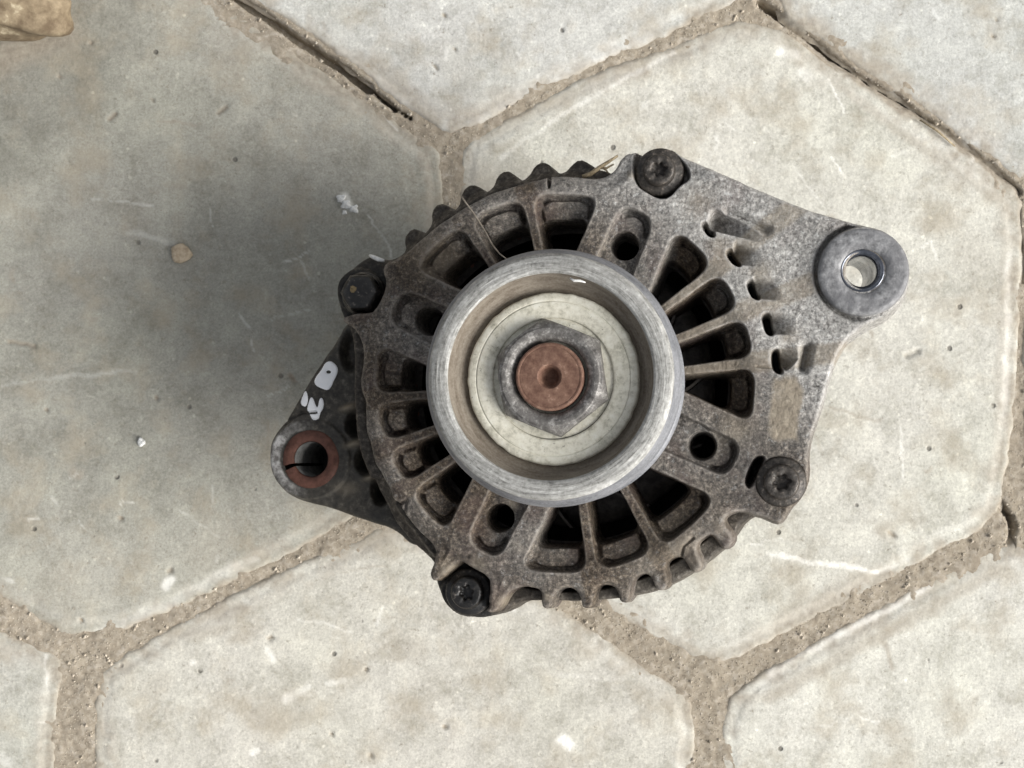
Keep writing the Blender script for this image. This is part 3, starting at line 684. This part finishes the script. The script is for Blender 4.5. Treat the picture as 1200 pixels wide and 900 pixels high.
# sleeve and boss under the right-hand lug
lx, ly = P(LX-2.2, LY-1.0, 7)
k7 = (FPX-60)/FPX
polar('lug_sleeve', [(25.5*k7, 6.2), (25*k7, 8.0), (23.4*k7, 8.0), (20.5*k7, 4.2), (19.2*k7, 3.2), (18.4*k7, 2.0), (18.2*k7, -6), (18.2*k7, -100)], lx, ly, CHROME, root, 96, drift=(.085, -.03))
lcx, lcy = P(LX, LY, 7)
LUGT = polar('lug_face', [(26*k7, 7.2), (27*k7, 8.6), (36*k7, 8.8), (46*k7, 8.6), (50*k7, 8.0), (52*k7, 5.6), (52.6*k7, 1), (52*k7, -18)], lcx, lcy, LUGM, root, 128)
polar('lug_boss', [(50*k7, -30), (46*k7, -92), (42*k7, -98), (19*k7, -98)], lcx, lcy, BOSS, root, 64, drift=(.085, -.03))

# hidden body below
polar('stator_core', [(188, -70), (236, -72), (238, -76), (238, -150), (232, -154)], 0, 0, LAM, root, 128)
polar('rear_housing', [(232, -152), (240, -156), (240, -230), (232, -262), (218, -300), (205, -340), (198, -372), (186, -386), (120, -390), (0.1, -390)], 0, 0, CAST2, root, 128)
tb = polar('terminal_block', [(14, -388), (44, -388), (46, -396), (44, -452), (38, -458), (0.1, -458)], 150, -40, BLACK, root, 32)
# rotor with fan
rt = polar('rotor', [(0.1, -80), (96, -80), (118, -84), (126, -92), (150, -92), (168, -96), (172, -104), (170, -140), (60, -142)], 0, 0, FANM, root, 96)
for kf in range(11):
    a = kf*2*math.pi/11+.3; rs = np.linspace(95, 172, 7); tw = a+(rs-95)/77*.42
    V = []; F = []
    for off in (-2, 2):
        for zz in (-94, -56):
            for r_, t_ in zip(rs, tw):
                V.append((r_*math.cos(t_)-off*math.sin(t_), r_*math.sin(t_)+off*math.cos(t_), zz+ (0 if zz < -70 else -10*((r_-95)/77))))
    n7 = 7
    for j in range(6):
        F += [(j, j+1, n7+j+1, n7+j), (2*n7+j, 3*n7+j, 3*n7+j+1, 2*n7+j+1), (n7+j, n7+j+1, 3*n7+j+1, 3*n7+j)]
    F += [(0, n7, 3*n7, 2*n7), (6, 2*n7+6, 3*n7+6, n7+6)]
    V = np.array(V)
    mesh_obj('fan_blade', L2W(V[:, 0], V[:, 1], V[:, 2]), F, FANM, rt, False)
# windings: a ring of loops
V = []; F = []; nl = 36
for kl in range(nl):
    a = kl*2*math.pi/nl
    for j in range(9):
        t = j/8*math.pi; r_ = 203+6*math.cos(t*2); aa = a+(j/8-.5)*.22
        zc = -104+30*math.sin(t)
        for q in range(6):
            u = q*math.pi/3
            V.append(((r_+5.5*math.cos(u))*math.cos(aa), (r_+5.5*math.cos(u))*math.sin(aa), zc+5.5*math.sin(u)))
    b0 = kl*54
    for j in range(8):
        for q in range(6):
            F.append((b0+j*6+q, b0+j*6+(q+1) % 6, b0+(j+1)*6+(q+1) % 6, b0+(j+1)*6+q))
V = np.array(V); mesh_obj('copper_windings', L2W(V[:, 0], V[:, 1], V[:, 2]), F, COPPER, root)
# wide near-black wall added as painted shade behind the openings
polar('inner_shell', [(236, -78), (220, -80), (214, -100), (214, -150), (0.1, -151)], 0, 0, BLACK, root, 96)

# ---------------------------------------------------------------- pulley, nut, shaft
def zw(z0, amp, fr): return z0
pul = polar('pulley', [(60, -4), (60, 14), (104, 16), (131, 20), (139, 24), (141, 28), (141, 34), (137, 38), (130, 40)] +
      [(130-(7 if q % 2 else 0), 42+q*4.6) for q in range(12)] +
      [(130, 98), (139.5, 101), (141.6, 104), (141.8, 108), (140.2, 113)], 0, 0, SIDE, root, 200)
polar('pulley_flank', [(140.2, 113), (138.4, 118.0), (138.0, 118.8), (136.9, 120.2), (134.2, 127)], 0, 0, SIDE, pul, 200)
def jit(r, z, ar, az, seed):
    rr_ = np.random.default_rng(seed); ph = rr_.random(12)*6.28
    def f(th):
        n = sum(np.sin(th*(3+7*i)+ph[i])/(1+i*.4) for i in range(8))/3
        return r+ar*n, z+az*n
    return f
polar('pulley_rim', [jit(134.2, 127, .3, .3, 1), jit(132.4, 130.4, .6, .3, 2), jit(129, 132.2, .6, .2, 3), jit(122, 132.9, .2, .2, 4), jit(115.5, 132.8, .3, .15, 5), jit(113.2, 132.0, .4, .15, 6), (112.2, 129.5)], 0, 0, STEEL, pul, 260)
polar('pulley_recess', [(112.2, 129.5), (111.4, 124), (109.5, 115), (103.5, 104), (100.5, 102), (95, 96), (88, 96), (60, 96)], 0, 0, CUP, pul, 200)
polar('lock_washer', [jit(95.6, 95, .9, 0, 21), jit(94.6, 106.6, .9, .2, 21), jit(92.6, 108.2, .7, .2, 21), (86.4, 108.8), (86.0, 108.7), (85.2, 106.9), (84.4, 108.7), (84.0, 108.8), (78, 108.0), (70, 106.9), (67.8, 106.4), (66.8, 105.4), (66.5, 102)], .5, -1.0, CREAM, pul, 260)
polar('nut_seat', [(67, 103.2), (58, 103.0), (20, 103.0)], 0, 0, CREAM, pul, 64)
# six-sided nut with a turned chamfer
hx0 = math.degrees(math.atan2(440-370, 632-642.5))
AP = 57.3
def hexr(th, f=1.0):
    a = (np.degrees(th)-hx0) % 60-30
    return f*AP/np.cos(np.radians(a))
def ringhex(f, ztop, zsub=0):
    def g(th):
        r = hexr(th)*f; return r, ztop-np.clip(r-57.3, 0, 20)*1.7-zsub
    return g
polar('nut', [lambda t: (hexr(t), 99.0+0*t), ringhex(1.0, 122.4, .9), ringhex(.985, 123.0, .1), ringhex(.955, 123.2), ringhex(.93, 123.4)] +
      [(55.0, 123.6), (53.4, 124.9), (49.5, 125.2), (48.2, 124.8), (43.2, 121.6), (41.4, 119.5), (40.0, 116.0), (39.6, 106)], 0, 0, NUTM, root, 240)
auto_sharp(bpy.data.objects['nut'], 28)
sh = polar('shaft', [(37.0, 106), (37.3, 123.6), (36.8, 125.4), (35.2, 126.2), (33.6, 126.0), (33.0, 125.4), (32.4, 125.7), (25, 125.9), (13.6, 125.8), (12.9, 125.2), (10.4, 119.5), (8.6, 113), (5.2, 109), (0.1, 107.6)], -.6, 0, RUST, root, 160)
auto_sharp(sh, 24)

# ---------------------------------------------------------------- bolts
def star(th, r0, amp): return r0+amp*np.cos(6*th)
def bolt(px, py, z, rf, rh, hh, star_r, mat, tilt=0.0, dome=False):
    cx, cy = P(px, py, z+hh)
    k = (FPX-(z+hh))/FPX; ph = random.random()*6
    bm_ = polar('flange_bolt', [(rf*k, z-14), (rf*k, z+2.5), ((rf-1.2)*k, z+4.6), ((rf-3)*k, z+5.4), ((rh+2.5)*k, z+6.6), ((rh+1)*k, z+8)], cx, cy, mat, root, 64)
    rings = [((rh+1.0)*k, z+7), ((rh+.4)*k, z+hh-4), ((rh-.6)*k, z+hh-1.2), ((rh-2.2)*k, z+hh)]
    if dome: rings = [(lambda t: ((rh+1)*k*(1/np.cos((t % (math.pi/3))-math.pi/6))*.93, z+6+0*t)), (lambda t: ((rh+.2)*k*(1/np.cos((t % (math.pi/3))-math.pi/6))*.92, z+hh-5+0*t)), ((rh-3)*k, z+hh-1)]
    if star_r:
        rings += [(lambda t: (star(t+ph, star_r+1.6, 1.1)*k*(1+.07*np.sin(t*2+ph)+.05*np.sin(t*5+ph*2)), z+hh-.2+0*t)), (lambda t: (star(t+ph, star_r-.4, 1.3)*k*(1+.07*np.sin(t*2+ph)), z+hh-2.6+0*t)), (lambda t: (star(t+ph, star_r-.8, 1.6)*k, z+hh-8+0*t)), (4.0, z+hh-8.2), (.1, z+hh-7)]
    else: rings += [((rh-9)*k, z+hh+.6), (4, z+hh+1.2), (.1, z+hh+1.0)]
    hd = polar('bolt_head', rings, cx, cy, mat, bm_, 72)
    return bm_
bolt(772, 198, -12, 28.5, 18, 20, 8.2, BOLTW)
bolt(916, 565, -2, 28.5, 19.5, 17, 8.8, BOLTW)
bolt(546, 695, -34, 28, 18.5, 19, 8.2, BOLT)
bolt(420, 342, -34, 27, 22.5, 24, 0, BOLT, dome=True)
# small yellow-brown dab on the head of the plain bolt
dx_, dy_ = P(414, 339, -9)
DAB = mat_simple('yellow dab', (.10, .07, .03), (.26, .19, .09), 5, 0, .6, .5)
polar('paint_dab', [jit(4.6, -9.2, 1.2, 0, 71), jit(3.0, -8.4, .8, 0, 72), (.1, -8.2)], dx_, dy_, DAB, root, 24)

# ================================================================ small things lying about
def blob(name, px, py, rx, ry, rz, mat, label, cat, group=None, seed=1, rot=0, lift=0.0, lumps=.25, n=24):
    r_ = np.random.default_rng(seed)
    us = np.linspace(0, 2*math.pi, n, endpoint=False); vs = np.linspace(0, math.pi, n//2)
    ph = r_.random(6)*6.28; V = []
    for v in vs:
        for u in us:
            d = np.array([math.sin(v)*math.cos(u), math.sin(v)*math.sin(u), math.cos(v)])
            k = 1+lumps*(math.sin(d[0]*3+ph[0])*math.sin(d[1]*3.3+ph[1])+.5*math.sin(d[0]*7+d[2]*5+ph[2])*math.sin(d[1]*8+ph[3]))
            sg = lambda q: math.copysign(abs(q)**.8, q)
            V.append((sg(d[0])*k*rx, sg(d[1])*k*ry, sg(d[2])*k*rz))
    V = np.array(V); c, s = math.cos(rot), math.sin(rot)
    V = np.stack([V[:, 0]*c-V[:, 1]*s, V[:, 0]*s+V[:, 1]*c, V[:, 2]], 1)
    F = []
    m_ = len(vs)
    for i in range(m_-1):
        for j in range(n):
            F.append((i*n+j, (i+1)*n+j, (i+1)*n+(j+1) % n, i*n+(j+1) % n))
    gx_, gy_ = G(px, py)
    o = mesh_obj(name, V, F, mat, None, True, None, (float(gx_), float(gy_), rz*.55+lift))
    return set_props(o, label, cat, group)
ROCK = mat_simple('tan sandstone', (.15, .11, .07), (.31, .245, .16), 26, 0, .85, 2.2, (.55, .47, .33), .2)
PEB = mat_simple('tan pebble stone', (.36, .28, .19), (.52, .43, .31), 8, 0, .8, 1.0)
WHT = mat_simple('white grit', (.6, .6, .57), (.8, .8, .77), 6, 0, .8, 1.0)
blob('stone', 10, -8, 118, 88, 60, ROCK, 'tan sandstone lump lying at the corner of the paving, cut off by the frame', 'stone', seed=5, rot=.12, lift=6, lumps=.17, n=64)
blob('pebble', 213, 297, 14, 14, 9, PEB, 'small tan pebble lying alone on the left paver', 'pebble', seed=8, rot=.4, lumps=.14)
blob('pebble', 166, 518, 5, 6, 4, WHT, 'tiny white stone chip on the left paver below the pale scratch', 'pebble', seed=9)
for q, (a, b, r_, wh) in enumerate([(400, 233, 6.5, 'topmost'), (406, 240, 7.5, 'largest, middle'), (415, 245, 6.5, 'rightmost'), (404, 249, 3.8, 'smallest, lowest')]):
    blob('grit_crumb', a, b, r_, r_*.9, r_*.6, WHT, wh+' white crumb of the little cluster on the left paver above the alternator', 'grit', 'white crumbs in a cluster on the paver', seed=20+q)

def tube(name, pts, rad, mat, parent=None, seg=8, origin=(0, 0, 0)):
    pts = np.array(pts, float); V = []; F = []
    for i, p in enumerate(pts):
        t = pts[min(i+1, len(pts)-1)]-pts[max(i-1, 0)]; t /= np.linalg.norm(t)
        a = np.cross(t, [0.1, .2, 1]); a /= np.linalg.norm(a); b = np.cross(t, a)
        r_ = rad[i] if hasattr(rad, '__len__') else rad
        for q in range(seg):
            u = 2*math.pi*q/seg; V.append(p+r_*(math.cos(u)*a+math.sin(u)*b)-np.array(origin))
    for i in range(len(pts)-1):
        for q in range(seg):
            F.append((i*seg+q, i*seg+(q+1) % seg, (i+1)*seg+(q+1) % seg, (i+1)*seg+q))
    F.append(list(range(seg))[::-1]); F.append([(len(pts)-1)*seg+q for q in range(seg)])
    return mesh_obj(name, V, F, mat, parent, True, None, origin)
def A(px, py, z):
    a, b = P(px, py, z); return (L2W(a, b, z)[0]+ROOT)
STRAW = mat_simple('dry straw', (.22, .17, .10), (.42, .34, .22), 6, 0, .7, .6)
o0 = A(700, 201, -20)
st = empty('straw', o0); set_props(st, 'dry straw stalk with short side twigs stuck in the upper rim beside the bolt', 'straw')
def tubeA(name, L, rad, mat, parent): 
    return tube(name, [A(*q)-o0 for q in L], rad, mat, parent)
tubeA('stalk', [(683,207,-22),(692,204,-20),(703,196,-16),(714,189,-13),(724,182.5,-11)], [2.6,2.8,2.6,2.0,1.4], STRAW, st)
tubeA('twig', [(704,197,-16),(711,197,-16),(719,192.5,-14)], [1.6,1.4,1.0], STRAW, st)
tubeA('twig', [(704,196,-16),(710,199,-17),(713,203,-18)], [1.4,1.2,.8], STRAW, st)
FIB = mat_simple('grey fibre', (.16, .13, .10), (.30, .26, .21), 6, 0, .7, .2)
o1 = A(541, 231, 6)
fb = tube('fibre', [A(*q) for q in [(540.5,230,4),(546,238,6),(555,250,8),(562,261,9),(570,274,8),(577,287,12),(585,297,16),(594,304,18)]], [1.0,1.1,1.0,1.2,1.0,1.0,.9,.8], FIB, None, 6, tuple(o1))
set_props(fb, 'thin brown plant fibre lying across the upper left rib towards the pulley', 'fibre')
pc = [A(433, 299, -38), A(437, 301, -36), A(444, 304, -34), A(450.5, 305.5, -33)]
fk = tube('paint_fleck', pc, [1.4, 2.6, 2.8, 1.8], WHT, None, 8, tuple(pc[0]))
set_props(fk, 'white flake on the casting edge above the upper left bolt', 'flake')
t2 = G(1077, 141); t3 = G(1118, 172)
sw = tube('straw', [(t2[0], t2[1], 4), ((t2[0]+t3[0])/2, (t2[1]+t3[1])/2+3, 5), (t3[0], t3[1], 4)], [1.6, 2.0, 1.2], STRAW, None, 6, (float(t2[0]), float(t2[1]), 0))
set_props(sw, 'pale straw lying in the open joint at the upper right', 'straw')
# leaf scrap of fluff on the pulley rim
fl_ = [A(*q) for q in [(668,326,134),(673,329,135),(680,329,134),(686,331,135)]]
ff = tube('fluff', fl_, [.7, 1.6, 1.4, .6], WHT, None, 6, tuple(fl_[0])); set_props(ff, 'bit of pale fluff caught on the inner edge of the pulley rim', 'fluff')
# grains on the joints: small stones lying on the sand
import itertools
grv = np.random.default_rng(3); V = []; F = []
cand = np.argwhere((allsd > 1.5))
oct_v = np.array([(1,0,0),(-1,0,0),(0,1,0),(0,-1,0),(0,0,1),(0,0,-1)], float)
oct_f = [(0,2,4),(2,1,4),(1,3,4),(3,0,4),(2,0,5),(1,2,5),(3,1,5),(0,3,5)]
for q in range(5200):
    iy, ix = cand[grv.integers(len(cand))]
    px_ = XX_ = gx[ix]+grv.uniform(-1.5, 1.5) if True else 0
    py_ = gy[iy]+grv.uniform(-1.5, 1.5)
    a, b = G(px_, py_); r_ = grv.uniform(.7, 1.5)*(2.8 if grv.random() < .04 else 1)
    vv = oct_v*r_*grv.uniform(.6, 1.2, (6, 1)); an = grv.uniform(0, 6.28); c, s = math.cos(an), math.sin(an)
    vv = np.stack([vv[:, 0]*c-vv[:, 1]*s, vv[:, 0]*s+vv[:, 1]*c, vv[:, 2]*.8], 1)+[float(a), float(b), zs[iy, ix]+r_*.3]
    n0 = len(V)*6; V.append(vv); F += [tuple(n0+k for k in f) for f in oct_f]
GRIT = mat_simple('sand grains', (.34, .29, .22), (.52, .46, .37), 6, 0, .9, .3, (.66, .62, .54))
g = mesh_obj('sand_grains', np.concatenate(V), F, GRIT, None, False)
set_props(g, 'loose brown and pale sand grains filling the joints between the pavers', 'sand', None, 'stuff')
